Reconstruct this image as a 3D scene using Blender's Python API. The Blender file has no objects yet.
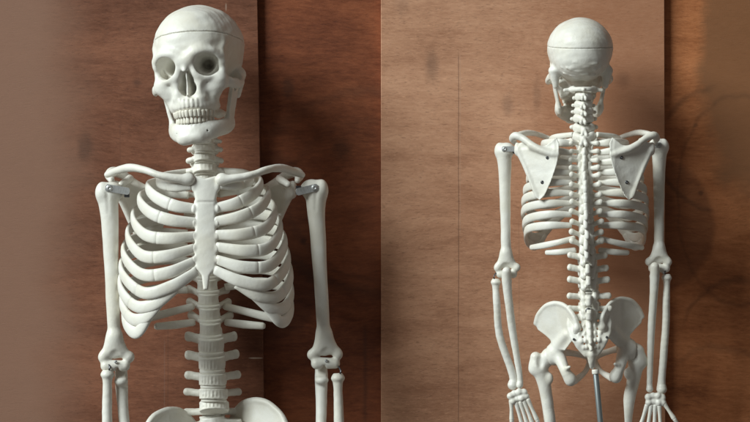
import bpy, math, random
import numpy as np
from mathutils import Vector, Matrix
random.seed(7)
rng = np.random.default_rng(7)
PI = math.pi
scn = bpy.context.scene
COL = scn.collection

# ------------------------------------------------------------------ camera, light, exposure
S = 0.0016                      # metres per unit of the skeleton drawings (life size)
D = 2250 * S                    # camera to board
cam = bpy.data.objects.new('camera', bpy.data.cameras.new('camera'))
COL.objects.link(cam)
cam.location = (0, -D, 0)
cam.rotation_euler = (PI / 2, 0, 0)
cam.data.sensor_width = 36
cam.data.lens = 36 * D / (750 * S)
cam.data.clip_end = 100
scn.camera = cam

world = bpy.data.worlds.new('World')
scn.world = world
world.use_nodes = True
bg = world.node_tree.nodes['Background']
bg.inputs[0].default_value = (1.0, 0.93, 0.85, 1)
bg.inputs[1].default_value = 0.10

def area(name, loc, target, size, size_y, power, col):
    l = bpy.data.lights.new(name, 'AREA')
    l.shape = 'RECTANGLE'
    l.size, l.size_y, l.energy, l.color = size, size_y, power, col
    o = bpy.data.objects.new(name, l)
    COL.objects.link(o)
    o.location = loc
    o.rotation_euler = (Vector(target) - Vector(loc)).to_track_quat('-Z', 'Y').to_euler()
    return o
area('window_light', (-7.5, -5.2, 5.2), (0, 0, 0), 5.6, 4.8, 1500, (0.92, 1.0, 0.98))

scn.view_settings.view_transform = 'Standard'
scn.view_settings.look = 'None'
scn.view_settings.exposure = 0
scn.view_settings.gamma = 1

# ------------------------------------------------------------------ materials
def new_mat(name):
    m = bpy.data.materials.new(name)
    m.use_nodes = True
    nt = m.node_tree
    b = nt.nodes['Principled BSDF']
    return m, nt, b

class N:
    """tiny node-graph helper"""
    def __init__(s, nt): s.nt = nt
    def new(s, t, **kw):
        n = s.nt.nodes.new(t)
        for k, v in kw.items(): setattr(n, k, v)
        return n
    def put(s, sock, v):
        if hasattr(v, 'is_output') or isinstance(v, bpy.types.NodeSocket): s.nt.links.new(v, sock)
        else: sock.default_value = v
    def math(s, op, a, b=0.0, c=0.0, clamp=False):
        n = s.new('ShaderNodeMath', operation=op, use_clamp=clamp)
        s.put(n.inputs[0], a); s.put(n.inputs[1], b); s.put(n.inputs[2], c)
        return n.outputs[0]
    def noise(s, vec, scale, detail=4, rough=.55, dist=0.0):
        n = s.new('ShaderNodeTexNoise')
        s.put(n.inputs['Vector'], vec)
        n.inputs['Scale'].default_value = scale
        n.inputs['Detail'].default_value = detail
        n.inputs['Roughness'].default_value = rough
        n.inputs['Distortion'].default_value = dist
        return n.outputs[0]
    def mapping(s, vec, scale=(1, 1, 1), loc=(0, 0, 0), rot=(0, 0, 0)):
        n = s.new('ShaderNodeMapping')
        s.put(n.inputs['Vector'], vec)
        n.inputs['Scale'].default_value = scale
        n.inputs['Location'].default_value = loc
        n.inputs['Rotation'].default_value = rot
        return n.outputs[0]
    def smooth(s, v, a, b, lo=0.0, hi=1.0):
        n = s.new('ShaderNodeMapRange', interpolation_type='SMOOTHSTEP')
        s.put(n.inputs[0], v)
        n.inputs[1].default_value = a; n.inputs[2].default_value = b
        n.inputs[3].default_value = lo; n.inputs[4].default_value = hi
        return n.outputs[0]
    def mix(s, f, a, b, mode='MIX'):
        n = s.new('ShaderNodeMix', data_type='RGBA', blend_type=mode)
        s.put(n.inputs[0], f); s.put(n.inputs[6], a); s.put(n.inputs[7], b)
        return n.outputs[2]
    def ramp(s, f, stops):
        n = s.new('ShaderNodeValToRGB')
        s.put(n.inputs[0], f)
        els = n.color_ramp.elements
        while len(els) < len(stops): els.new(0.5)
        for e, (p, c) in zip(els, stops):
            e.position = p; e.color = c if len(c) == 4 else (*c, 1)
        return n.outputs[0]

def bone_material(name, base, warm):
    m, nt, b = new_mat(name)
    g = N(nt)
    tc = g.new('ShaderNodeTexCoord').outputs['Object']
    n1 = g.noise(tc, 0.035, 4, .6)
    n2 = g.noise(tc, 0.5, 5, .65)
    col = g.mix(g.smooth(n1, .35, .7), (*base, 1), (*warm, 1))
    col = g.mix(g.math('MULTIPLY', g.smooth(n2, .60, .76), .16), col, (.42, .36, .26, 1))
    nt.links.new(col, b.inputs['Base Color'])
    b.inputs['Roughness'].default_value = .42
    b.inputs['Specular IOR Level'].default_value = .45
    g.put(b.inputs['Roughness'], g.smooth(n2, .3, .7, .36, .52))
    bump = g.new('ShaderNodeBump')
    bump.inputs['Strength'].default_value = .35
    bump.inputs['Distance'].default_value = .0012
    n3 = g.noise(tc, 0.22, 5, .6)
    g.put(bump.inputs['Height'], n3)
    nt.links.new(bump.outputs[0], b.inputs['Normal'])
    return m
BONE = bone_material('bone_plastic', (.80, .785, .73), (.75, .72, .635))
TOOTH = bone_material('tooth_plastic', (.80, .775, .70), (.74, .70, .60))

def metal_material(name, col, rough, metallic=1.0):
    m, nt, b = new_mat(name)
    g = N(nt)
    tc = g.new('ShaderNodeTexCoord').outputs['Object']
    n = g.noise(g.mapping(tc, (1, 1, .15)), 1.5, 4)
    c = g.mix(g.smooth(n, .3, .7), (*col, 1), (*[x * .7 for x in col], 1))
    nt.links.new(c, b.inputs['Base Color'])
    b.inputs['Metallic'].default_value = metallic
    g.put(b.inputs['Roughness'], g.smooth(n, .3, .7, rough, rough + .15))
    return m
STEEL = metal_material('steel', (.60, .61, .61), .35, .55)
DARKSTEEL = metal_material('dark_steel', (.16, .16, .17), .35)
RODMAT = metal_material('painted_rod', (.34, .38, .39), .35, .7)
BRASS = metal_material('brass', (.45, .30, .12), .4)

# ------------------------------------------------------------------ wood
def wood_material(name, dark, mid, light, knots=(), stains=(), curves=(), scratches=(),
                  fade=None, seed=0.0, grain=1.0, figure=1.0, fleck=1.0, sat=None):
    """coordinates in metres, board space = world space (x right, z up)"""
    m, nt, b = new_mat(name)
    g = N(nt)
    tc = g.new('ShaderNodeTexCoord').outputs['Object']
    sep = g.new('ShaderNodeSeparateXYZ'); nt.links.new(tc, sep.inputs[0])
    X, Z = sep.outputs[0], sep.outputs[2]
    wob = g.noise(g.mapping(tc, (1, 1, 1), (seed, 0, seed)), 2.2, 3)
    comb = g.new('ShaderNodeCombineXYZ')
    g.put(comb.inputs[0], X)
    g.put(comb.inputs[1], seed)
    g.put(comb.inputs[2], g.math('ADD', Z, g.math('MULTIPLY', g.math('SUBTRACT', wob, .5), .06)))
    v = comb.outputs[0]
    broad = g.noise(g.mapping(v, (2.2, 1, 6)), 1.6, 6, .62, .5)       # broad rotary-cut figure
    bands = g.noise(g.mapping(v, (4.5, 1, 26)), 2.4, 7, .68, .3)     # bands
    fine = g.noise(g.mapping(v, (24, 1, 110)), 2.6, 6, .8)           # pores
    blotch = g.noise(g.mapping(tc, (1, 1, 1.4), (seed * 3, 0, 0)), 4.2, 4, .6)
    t = g.math('MULTIPLY', broad, .75 * figure)
    t = g.math('ADD', t, g.math('MULTIPLY', bands, .42 * figure))
    t = g.math('ADD', t, g.math('MULTIPLY', fine, .62 * grain))
    t = g.math('ADD', t, g.math('MULTIPLY', blotch, .40))
    t = g.math('SUBTRACT', t, (.75 * figure + .42 * figure + .62 * grain + .40) / 2 - .5)
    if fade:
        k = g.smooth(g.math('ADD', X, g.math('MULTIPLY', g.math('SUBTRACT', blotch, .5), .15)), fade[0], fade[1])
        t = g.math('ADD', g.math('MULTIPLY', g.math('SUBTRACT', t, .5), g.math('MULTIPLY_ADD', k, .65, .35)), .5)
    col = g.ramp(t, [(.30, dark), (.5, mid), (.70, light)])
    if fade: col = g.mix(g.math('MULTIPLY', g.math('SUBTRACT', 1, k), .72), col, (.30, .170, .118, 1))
    pores = g.smooth(g.noise(g.mapping(v, (60, 1, 380)), 2.0, 3, .6), .58, .68)
    pk = g.math('MULTIPLY', pores, .40 * fleck)
    if fade: pk = g.math('MULTIPLY', pk, k)
    col = g.mix(pk, col, (*[c * .45 for c in dark], 1))
    spk = g.smooth(g.noise(g.mapping(v, (60, 1, 240)), 2.0, 2, .5), .64, .74)
    sk = g.math('MULTIPLY', spk, .22 * fleck)
    if fade: sk = g.math('MULTIPLY', sk, k)
    col = g.mix(sk, col, (*[min(1, c * 1.5) for c in light], 1))
    nz = g.math('SUBTRACT', g.noise(g.mapping(tc, (1, 1, 1), (seed, 3, 0)), 7, 6, .6), .5)
    def ellipse(x, z, rx, rz):
        a = g.math('DIVIDE', g.math('SUBTRACT', X, x), rx)
        c = g.math('DIVIDE', g.math('SUBTRACT', Z, z), rz)
        r = g.math('SQRT', g.math('ADD', g.math('MULTIPLY', a, a), g.math('MULTIPLY', c, c)))
        return r
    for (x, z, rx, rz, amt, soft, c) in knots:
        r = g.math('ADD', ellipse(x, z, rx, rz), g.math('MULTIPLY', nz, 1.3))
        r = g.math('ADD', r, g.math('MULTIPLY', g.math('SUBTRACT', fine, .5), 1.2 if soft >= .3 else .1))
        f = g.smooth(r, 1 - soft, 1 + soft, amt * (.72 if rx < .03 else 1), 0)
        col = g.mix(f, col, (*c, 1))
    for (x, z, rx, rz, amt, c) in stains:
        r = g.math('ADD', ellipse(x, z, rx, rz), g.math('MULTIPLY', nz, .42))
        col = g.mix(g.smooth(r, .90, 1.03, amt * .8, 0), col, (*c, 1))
    for (x, z, rx, rz, w, amt, x0, x1, c) in curves:      # thin dark ring lines of the veneer
        r = g.math('ADD', ellipse(x, z, rx, rz), g.math('MULTIPLY', nz, .38))
        f = g.smooth(g.math('ABSOLUTE', g.math('SUBTRACT', r, 1)), 0, w * 1.5, amt * .75, 0)
        f = g.math('MULTIPLY', f, g.smooth(wob, .35, .6, .35, 1))
        f = g.math('MULTIPLY', f, g.math('MULTIPLY', g.smooth(X, x0, x0 + .02), g.smooth(X, x1 - .02, x1, 1, 0)))
        col = g.mix(f, col, (*c, 1))
    for (x, z0, z1, w, amt, c) in scratches:               # long thin score lines
        dx = g.math('ABSOLUTE', g.math('SUBTRACT', g.math('ADD', X, g.math('MULTIPLY', nz, .004)), x))
        f = g.smooth(dx, 0, w, amt, 0)
        f = g.math('MULTIPLY', f, g.math('MULTIPLY', g.smooth(Z, z0, z0 + .02), g.smooth(Z, z1 - .02, z1, 1, 0)))
        col = g.mix(f, col, (*c, 1))
    nt.links.new(col, b.inputs['Base Color'])
    g.put(b.inputs['Roughness'], g.smooth(fine, .3, .7, .50, .68))
    b.inputs['Specular IOR Level'].default_value = .3
    bump = g.new('ShaderNodeBump')
    bump.inputs['Strength'].default_value = .25
    bump.inputs['Distance'].default_value = .0006
    g.put(bump.inputs['Height'], g.math('ADD', fine, g.math('MULTIPLY', pores, -.8)))
    nt.links.new(bump.outputs[0], b.inputs['Normal'])
    return m

def wx(x): return (x - 375) * S
def wz(y): return (211 - y) * S

def tag(o, label, cat, group=None, kind=None):
    if label: o['label'] = label
    if cat: o['category'] = cat
    if group: o['group'] = group
    if kind: o['kind'] = kind

def board(name, x0t, x1t, x0b, x1b, yfront, thick, mat, label):
    """slightly out-of-square plywood sheet; corners in picture units, real thickness"""
    zt, zb = wz(-90), wz(520)
    def cx(t, bt, y): return wx(t + (bt - t) * (y / 422.0))
    c = 0.0008
    pts = [(cx(x0t, x0b, 520), zb), (cx(x1t, x1b, 520), zb), (cx(x1t, x1b, -90), zt), (cx(x0t, x0b, -90), zt)]
    vs, fs = [], []
    rings = [(yfront, c), (yfront + c, 0), (yfront + thick - c, 0), (yfront + thick, c)]
    sg = [(1, 1), (-1, 1), (-1, -1), (1, -1)]
    for (y, ins) in rings:
        for (p, s) in zip(pts, sg):
            vs.append((p[0] + s[0] * ins, y, p[1] + s[1] * ins))
    for r in range(3):
        for i in range(4):
            j = (i + 1) % 4
            fs.append((r * 4 + i, r * 4 + j, (r + 1) * 4 + j, (r + 1) * 4 + i))
    fs.append((3, 2, 1, 0)); fs.append((12, 13, 14, 15))
    me = bpy.data.meshes.new(name)
    me.from_pydata(vs, [], fs); me.update()
    import bmesh
    bm = bmesh.new(); bm.from_mesh(me); bmesh.ops.recalc_face_normals(bm, faces=bm.faces); bm.to_mesh(me); bm.free()
    me.materials.append(mat)
    o = bpy.data.objects.new(name, me); COL.objects.link(o)
    tag(o, label, 'board')
    return o

KD = (.035, .02, .014)
mA = wood_material('plywood_brown', (0.107, 0.036, 0.017), (0.183, 0.069, 0.037), (0.264, 0.107, 0.059),
    knots=[(wx(85), wz(147), .010, .020, .55, .6, (.05, .028, .02)), (wx(137), wz(83), .007, .007, .5, .6, (.04, .02, .015)),
           (wx(256), wz(358), .010, .0012, .9, .3, (.62, .50, .40)), (wx(226), wz(7), .0012, .006, .6, .3, (.45, .33, .26))],
    scratches=[(wx(164.5), wz(430), wz(335), .0016, .35, (.22, .13, .10)), (wx(168), wz(430), wz(300), .0014, .3, (.06, .03, .02)),
               (wx(120), wz(330), wz(120), .0014, .25, (.07, .035, .025))],
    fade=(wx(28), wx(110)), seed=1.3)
mB = wood_material('plywood_red', (0.102, 0.026, 0.010), (0.197, 0.056, 0.022), (0.297, 0.092, 0.037),
    knots=[(wx(287.5), wz(87), .010, .016, .6, .5, KD), (wx(341), wz(148), .014, .016, .55, .6, KD), (wx(303), wz(241), .005, .006, .7, .5, KD)],
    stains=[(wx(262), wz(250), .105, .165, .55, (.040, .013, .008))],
    curves=[(wx(395), wz(190), .24, .165, .06, .55, wx(262), wx(400), KD), (wx(390), wz(200), .17, .13, .05, .3, wx(280), wx(400), KD)],
    scratches=[(wx(365), wz(430), wz(320), .006, .35, KD)], seed=4.1, fleck=.6)
mC = wood_material('plywood_pale', (0.349, 0.165, 0.094), (0.501, 0.259, 0.155), (0.632, 0.349, 0.218),
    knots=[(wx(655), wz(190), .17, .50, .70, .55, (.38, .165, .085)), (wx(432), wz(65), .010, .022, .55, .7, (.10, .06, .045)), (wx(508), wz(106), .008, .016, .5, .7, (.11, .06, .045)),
           (wx(537), wz(95), .006, .026, .35, .8, (.12, .07, .05)), (wx(402), wz(5), .010, .016, .3, .8, (.12, .07, .05)),
           (wx(623), wz(80), .010, .010, .45, .8, (.10, .045, .03))],
    scratches=[(wx(458.5), wz(430), wz(48), .0011, .6, (.07, .038, .028)), (wx(460.2), wz(240), wz(48), .0009, .35, (.42, .29, .22)),
               (wx(519), wz(330), wz(215), .0013, .2, (.10, .06, .045))],
    seed=7.7)
mD = wood_material('plywood_rust', (0.221, 0.069, 0.024), (0.400, 0.141, 0.052), (0.551, 0.212, 0.085),
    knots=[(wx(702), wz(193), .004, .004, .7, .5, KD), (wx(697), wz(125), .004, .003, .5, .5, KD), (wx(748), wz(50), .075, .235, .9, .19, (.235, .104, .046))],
    stains=[(wx(664), wz(225), .085, .108, .55, (.085, .030, .015))],
    curves=[(wx(725), wz(150), .105, .10, .05, .5, wx(660), wx(720), KD), (wx(740), wz(200), .10, .17, .03, .35, wx(660), wx(760), KD),
            (wx(735), wz(380), .10, .16, .035, .5, wx(680), wx(760), KD), (wx(720), wz(460), .12, .19, .03, .35, wx(665), wx(770), KD)],
    seed=12.2, fleck=.7)
TH = .013
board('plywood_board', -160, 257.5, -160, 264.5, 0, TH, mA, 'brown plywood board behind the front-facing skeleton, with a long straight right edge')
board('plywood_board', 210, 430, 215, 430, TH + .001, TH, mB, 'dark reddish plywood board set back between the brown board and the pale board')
board('plywood_board', 381, 664.5, 381, 665.5, 0, TH, mC, 'pale tan plywood board with a vertical score line, behind the skeleton seen from the back')
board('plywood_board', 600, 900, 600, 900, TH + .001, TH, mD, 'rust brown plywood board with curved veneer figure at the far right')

# ------------------------------------------------------------------ signed distance modelling
class Field:
    """smooth-blended solid sampled on a grid, turned into one mesh with surface nets"""
    def __init__(s, lo, hi, res):
        s.lo = np.array(lo, float); s.res = res
        n = np.ceil((np.array(hi, float) - s.lo) / res).astype(int) + 1
        s.n = n
        s.F = np.full(n, 1e3, np.float32)
        s.ax = [(s.lo[i] + np.arange(n[i]) * res).astype(np.float32) for i in range(3)]
    def _sl(s, lo, hi, pad):
        a = np.clip(np.floor((np.array(lo) - pad - s.lo) / s.res).astype(int), 0, s.n)
        b = np.clip(np.ceil((np.array(hi) + pad - s.lo) / s.res).astype(int) + 1, 0, s.n)
        if np.any(b <= a): return None
        sl = tuple(slice(a[i], b[i]) for i in range(3))
        g = np.meshgrid(s.ax[0][sl[0]], s.ax[1][sl[1]], s.ax[2][sl[2]], indexing='ij', sparse=True)
        return sl, g
    def _comb(s, sl, d, k, op):
        F = s.F[sl]
        if op == 'add':
            if k <= 0: F = np.minimum(F, d)
            else:
                h = np.clip(.5 + .5 * (F - d) / k, 0, 1)
                F = F * (1 - h) + d * h - k * h * (1 - h)
        elif op == 'sub':
            d = -d
            if k <= 0: F = np.maximum(F, d)
            else:
                h = np.clip(.5 - .5 * (F - d) / k, 0, 1)
                F = F * (1 - h) + d * h + k * h * (1 - h)
        s.F[sl] = F
    def ell(s, c, r, k=1.5, op='add', rot=None):
        R = max(r)
        box = s._sl(np.array(c) - (R if rot is not None else np.array(r)), np.array(c) + (R if rot is not None else np.array(r)), k + 2)
        if box is None: return s
        sl, g = box
        p = [g[i] - c[i] for i in range(3)]
        if rot is not None:
            M = np.array(rot)
            p = [M[0][i] * p[0] + M[1][i] * p[1] + M[2][i] * p[2] for i in range(3)]
        k0 = np.sqrt((p[0] / r[0]) ** 2 + (p[1] / r[1]) ** 2 + (p[2] / r[2]) ** 2) + 1e-6
        k1 = np.sqrt((p[0] / r[0] ** 2) ** 2 + (p[1] / r[1] ** 2) ** 2 + (p[2] / r[2] ** 2) ** 2) + 1e-6
        s._comb(sl, (k0 * (k0 - 1) / k1).astype(np.float32), k, op)
        return s
    def cap(s, a, b, ra, rb=None, k=1.5, op='add', sc=(1, 1, 1)):
        """round cone a->b; sc stretches the section along the axes"""
        rb = ra if rb is None else rb
        a = np.array(a, float); b = np.array(b, float); sc = np.array(sc, float)
        R = max(ra, rb) * sc
        box = s._sl(np.minimum(a, b) - R, np.maximum(a, b) + R, k + 7)
        if box is None: return s
        sl, g = box
        A = a / sc; B = b / sc; AB = B - A; L2 = float(AB @ AB) + 1e-9
        p = [g[i] / sc[i] - A[i] for i in range(3)]
        t = np.clip((p[0] * AB[0] + p[1] * AB[1] + p[2] * AB[2]) / L2, 0, 1)
        d = np.sqrt(sum((p[i] - t * AB[i]) ** 2 for i in range(3))) - (ra + (rb - ra) * t)
        s._comb(sl, (d * float(sc.min())).astype(np.float32), k, op)
        return s
    def path(s, pts, rad, k=1.5, op='add', sc=(1, 1, 1), sub=4):
        P, Rr = resample(pts, rad, sub)
        full, s.F = s.F, np.full(s.n, 1e3, np.float32)
        for i in range(len(P) - 1):
            s.cap(P[i], P[i + 1], Rr[i], Rr[i + 1], 0, 'add', sc)
        tmp, s.F = s.F, full
        m = float(Rr.max() * max(sc))
        box = s._sl(P.min(0) - m, P.max(0) + m, k + 2)
        if box is not None: s._comb(box[0], tmp[box[0]], k, op)
        return s
    def poly(s, pts, zf, thick, k=1.5, op='add', axes=(0, 1, 2), rnd=0.0):
        """plate: polygon in axes[0],axes[1]; centred on zf(u,v) along axes[2]; thick(u,v) half thickness"""
        P = np.array(pts, float)
        lo = np.full(3, -1e4); hi = np.full(3, 1e4)
        for q in (0, 1):
            lo[axes[q]] = P[:, q].min() - 4; hi[axes[q]] = P[:, q].max() + 4
        box = s._sl(np.maximum(lo, s.lo), np.minimum(hi, s.lo + s.n * s.res), 0)
        sl, g = box
        u, v, w = g[axes[0]], g[axes[1]], g[axes[2]]
        u2 = u + 0 * v; v2 = v + 0 * u
        d = np.full(np.broadcast(u2, v2).shape, 1e9); sg = np.ones(d.shape)
        n = len(P)
        for i in range(n):
            j = (i - 1) % n
            e = P[j] - P[i]; wx_ = u2 - P[i][0]; wy_ = v2 - P[i][1]
            t = np.clip((wx_ * e[0] + wy_ * e[1]) / (e @ e + 1e-9), 0, 1)
            d = np.minimum(d, (wx_ - e[0] * t) ** 2 + (wy_ - e[1] * t) ** 2)
            c1 = v2 >= P[i][1]; c2 = v2 < P[j][1]; c3 = e[0] * wy_ > e[1] * wx_
            fl = (c1 & c2 & c3) | (~c1 & ~c2 & ~c3)
            sg = np.where(fl, -sg, sg)
        d2 = np.sqrt(d) * sg
        t = thick(u, v, d2) if callable(thick) else thick
        dz = np.abs(w - zf(u, v)) - t
        a = d2 + rnd; b = dz + rnd
        dd = np.minimum(np.maximum(a, b), 0) + np.sqrt(np.maximum(a, 0) ** 2 + np.maximum(b, 0) ** 2) - rnd
        s._comb(sl, (dd + 0 * u + 0 * v + 0 * w).astype(np.float32), k, op)
        return s
    def half(s, nrm, off, keep_below=True, k=0.3):
        g = np.meshgrid(*s.ax, indexing='ij', sparse=True)
        d = nrm[0] * g[0] + nrm[1] * g[1] + nrm[2] * g[2] - off
        d = d if keep_below else -d
        s.F = np.maximum(s.F, d.astype(np.float32))
        return s
    def noise(s, amp, freq, seed=0):
        """low, irregular surface relief"""
        r = np.random.default_rng(seed)
        g = np.meshgrid(*s.ax, indexing='ij', sparse=True)
        m = np.abs(s.F) < 4
        acc = np.zeros(s.F.shape, np.float32)
        for i in range(7):
            w = r.normal(size=3); w /= np.linalg.norm(w)
            f = freq * (1 + .5 * i)
            acc += (np.sin(f * (w[0] * g[0] + w[1] * g[1] + w[2] * g[2]) + r.uniform(0, 6.28)) / (1 + .35 * i)).astype(np.float32)
        s.F = np.where(m, s.F + amp * acc / 2.5, s.F).astype(np.float32)
        return s
    def mesh(s, iters=1):
        F = s.F.copy()
        F[0], F[-1] = 9, 9; F[:, 0], F[:, -1] = 9, 9; F[:, :, 0], F[:, :, -1] = 9, 9
        inside = F < 0
        nx, ny, nz = F.shape
        cnt = np.zeros((nx - 1, ny - 1, nz - 1), np.int8)
        for dx in (0, 1):
            for dy in (0, 1):
                for dz in (0, 1):
                    cnt += inside[dx:nx - 1 + dx, dy:ny - 1 + dy, dz:nz - 1 + dz]
        act = (cnt > 0) & (cnt < 8)
        idx = np.argwhere(act)
        vid = np.full(act.shape, -1, np.int64); vid[act] = np.arange(len(idx))
        acc = np.zeros((len(idx), 3)); c = np.zeros(len(idx))
        corners = [(a, b, d) for a in (0, 1) for b in (0, 1) for d in (0, 1)]
        for p in corners:
            for ax in range(3):
                if p[ax]: continue
                q = list(p); q[ax] = 1
                fa = F[idx[:, 0] + p[0], idx[:, 1] + p[1], idx[:, 2] + p[2]]
                fb = F[idx[:, 0] + q[0], idx[:, 1] + q[1], idx[:, 2] + q[2]]
                m = (fa < 0) != (fb < 0)
                t = np.where(m, fa / np.where(m, fa - fb, 1), 0)
                pos = np.tile(np.array(p, float), (len(idx), 1)); pos[:, ax] += t
                acc[m] += pos[m]; c[m] += 1
        V = idx + acc / c[:, None]
        faces = []
        for ax in range(3):
            a1, a2 = [(1, 2), (2, 0), (0, 1)][ax]
            sl0 = [slice(1, -1)] * 3; sl0[ax] = slice(0, -1)
            sl1 = [slice(1, -1)] * 3; sl1[ax] = slice(1, None)
            A, B = inside[tuple(sl0)], inside[tuple(sl1)]
            e = np.argwhere(A != B)
            if not len(e): continue
            fl = A[tuple(e.T)]
            o = np.ones(3, int); o[ax] = 0
            e = e + o
            def cell(d1, d2):
                q = e.copy(); q[:, a1] -= d1; q[:, a2] -= d2
                return vid[q[:, 0], q[:, 1], q[:, 2]]
            qd = np.stack([cell(1, 1), cell(0, 1), cell(0, 0), cell(1, 0)], 1)
            qd[~fl] = qd[~fl][:, ::-1]
            faces.append(qd)
        Q = np.concatenate(faces)
        ok = (Q >= 0).all(1)
        Q = Q[ok]
        for _ in range(iters):                      # light smoothing
            sm = np.zeros_like(V); n = np.zeros(len(V))
            for i in range(4):
                a, b = Q[:, i], Q[:, (i + 1) % 4]
                np.add.at(sm, a, V[b]); np.add.at(n, a, 1)
                np.add.at(sm, b, V[a]); np.add.at(n, b, 1)
            V = V * .5 + .5 * sm / np.maximum(n, 1)[:, None]
        V = V * s.res + s.lo
        return V, Q

def resample(pts, rad, sub=4):
    """Catmull-Rom through the points, any number of extra channels in rad"""
    P = np.array(pts, float); R = np.array(rad, float)
    if R.ndim == 0: R = np.full(len(P), float(R))
    Q = np.column_stack([P, R])
    E = np.vstack([2 * Q[0] - Q[1], Q, 2 * Q[-1] - Q[-2]])
    out = []
    for i in range(1, len(E) - 2):
        p0, p1, p2, p3 = E[i - 1:i + 3]
        for t in np.arange(0, 1, 1.0 / sub):
            out.append(.5 * ((2 * p1) + (-p0 + p2) * t + (2 * p0 - 5 * p1 + 4 * p2 - p3) * t * t + (-p0 + 3 * p1 - 3 * p2 + p3) * t ** 3))
    out.append(E[-2])
    out = np.array(out)
    return out[:, :3], (out[:, 3] if R.ndim == 1 else out[:, 3:])

def mk_mesh(name, V, Q, mat, conv=True):
    """drawing axes (x right, y down the picture, z towards the front) -> Blender axes"""
    V = np.asarray(V, float)
    if conv: V = np.column_stack([V[:, 0], -V[:, 2], -V[:, 1]])
    Q = [tuple(int(i) for i in q) for q in Q]
    # orient outwards
    vol = 0.0
    for q in Q[::max(1, len(Q) // 4000)] if len(Q) < 4000 else Q:
        a, b, c = V[q[0]], V[q[1]], V[q[2]]
        vol += a @ np.cross(b, c)
        if len(q) == 4: vol += a @ np.cross(c, V[q[3]])
    if vol < 0: Q = [q[::-1] for q in Q]
    me = bpy.data.meshes.new(name)
    me.from_pydata(V.tolist(), [], Q)
    me.update()
    me.polygons.foreach_set('use_smooth', [True] * len(me.polygons))
    me.materials.append(mat)
    return me

def sweep(pts, rad, sub=6, seg=14, up=(0, -1, 0), power=2.3, endr=.55):
    """rib-like band: rad gives (half height, half thickness) per point; height stays upright"""
    P, R = resample(pts, rad, sub)
    n = len(P)
    T = np.gradient(P, axis=0); T /= np.linalg.norm(T, axis=1)[:, None]
    up = np.array(up, float)
    V = []; 
    # rounded ends
    ex = .8 if endr < .8 else .03
    rows = [(P[0] - T[0] * R[0, 1] * ex, T[0], R[0] * endr)] + [(P[i], T[i], R[i]) for i in range(n)] + [(P[-1] + T[-1] * R[-1, 1] * ex, T[-1], R[-1] * endr)]
    for (p, t, r) in rows:
        a = up - (up @ t) * t; a /= np.linalg.norm(a) + 1e-9
        b = np.cross(t, a)
        for j in range(seg):
            th = 2 * PI * j / seg
            c, s_ = math.cos(th), math.sin(th)
            e = 2.0 / power
            V.append(p + a * r[0] * math.copysign(abs(c) ** e, c) + b * r[1] * math.copysign(abs(s_) ** e, s_))
    F = []
    m = len(rows)
    for i in range(m - 1):
        for j in range(seg):
            k = (j + 1) % seg
            F.append((i * seg + j, i * seg + k, (i + 1) * seg + k, (i + 1) * seg + j))
    c0 = len(V); V.append(rows[0][0]); V.append(rows[-1][0])
    for j in range(seg):
        k = (j + 1) % seg
        F.append((c0, k, j)); F.append((c0 + 1, (m - 1) * seg + j, (m - 1) * seg + k))
    return np.array(V), F

def obj(name, me, parent, loc=(0, 0, 0), rot=(0, 0, 0), scale=(1, 1, 1)):
    """loc in drawing axes"""
    o = bpy.data.objects.new(name, me); COL.objects.link(o)
    o.parent = parent
    o.location = (loc[0], -loc[2], -loc[1])
    o.rotation_euler = rot
    o.scale = scale
    return o

# ------------------------------------------------------------------ skull (y up inside this block, converted on meshing)
def up_mesh(name, F, mat, iters=1):
    V, Q = F.mesh(iters)
    V = np.column_stack([V[:, 0], -V[:, 1], V[:, 2]])
    return mk_mesh(name, V, Q, mat)

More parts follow.
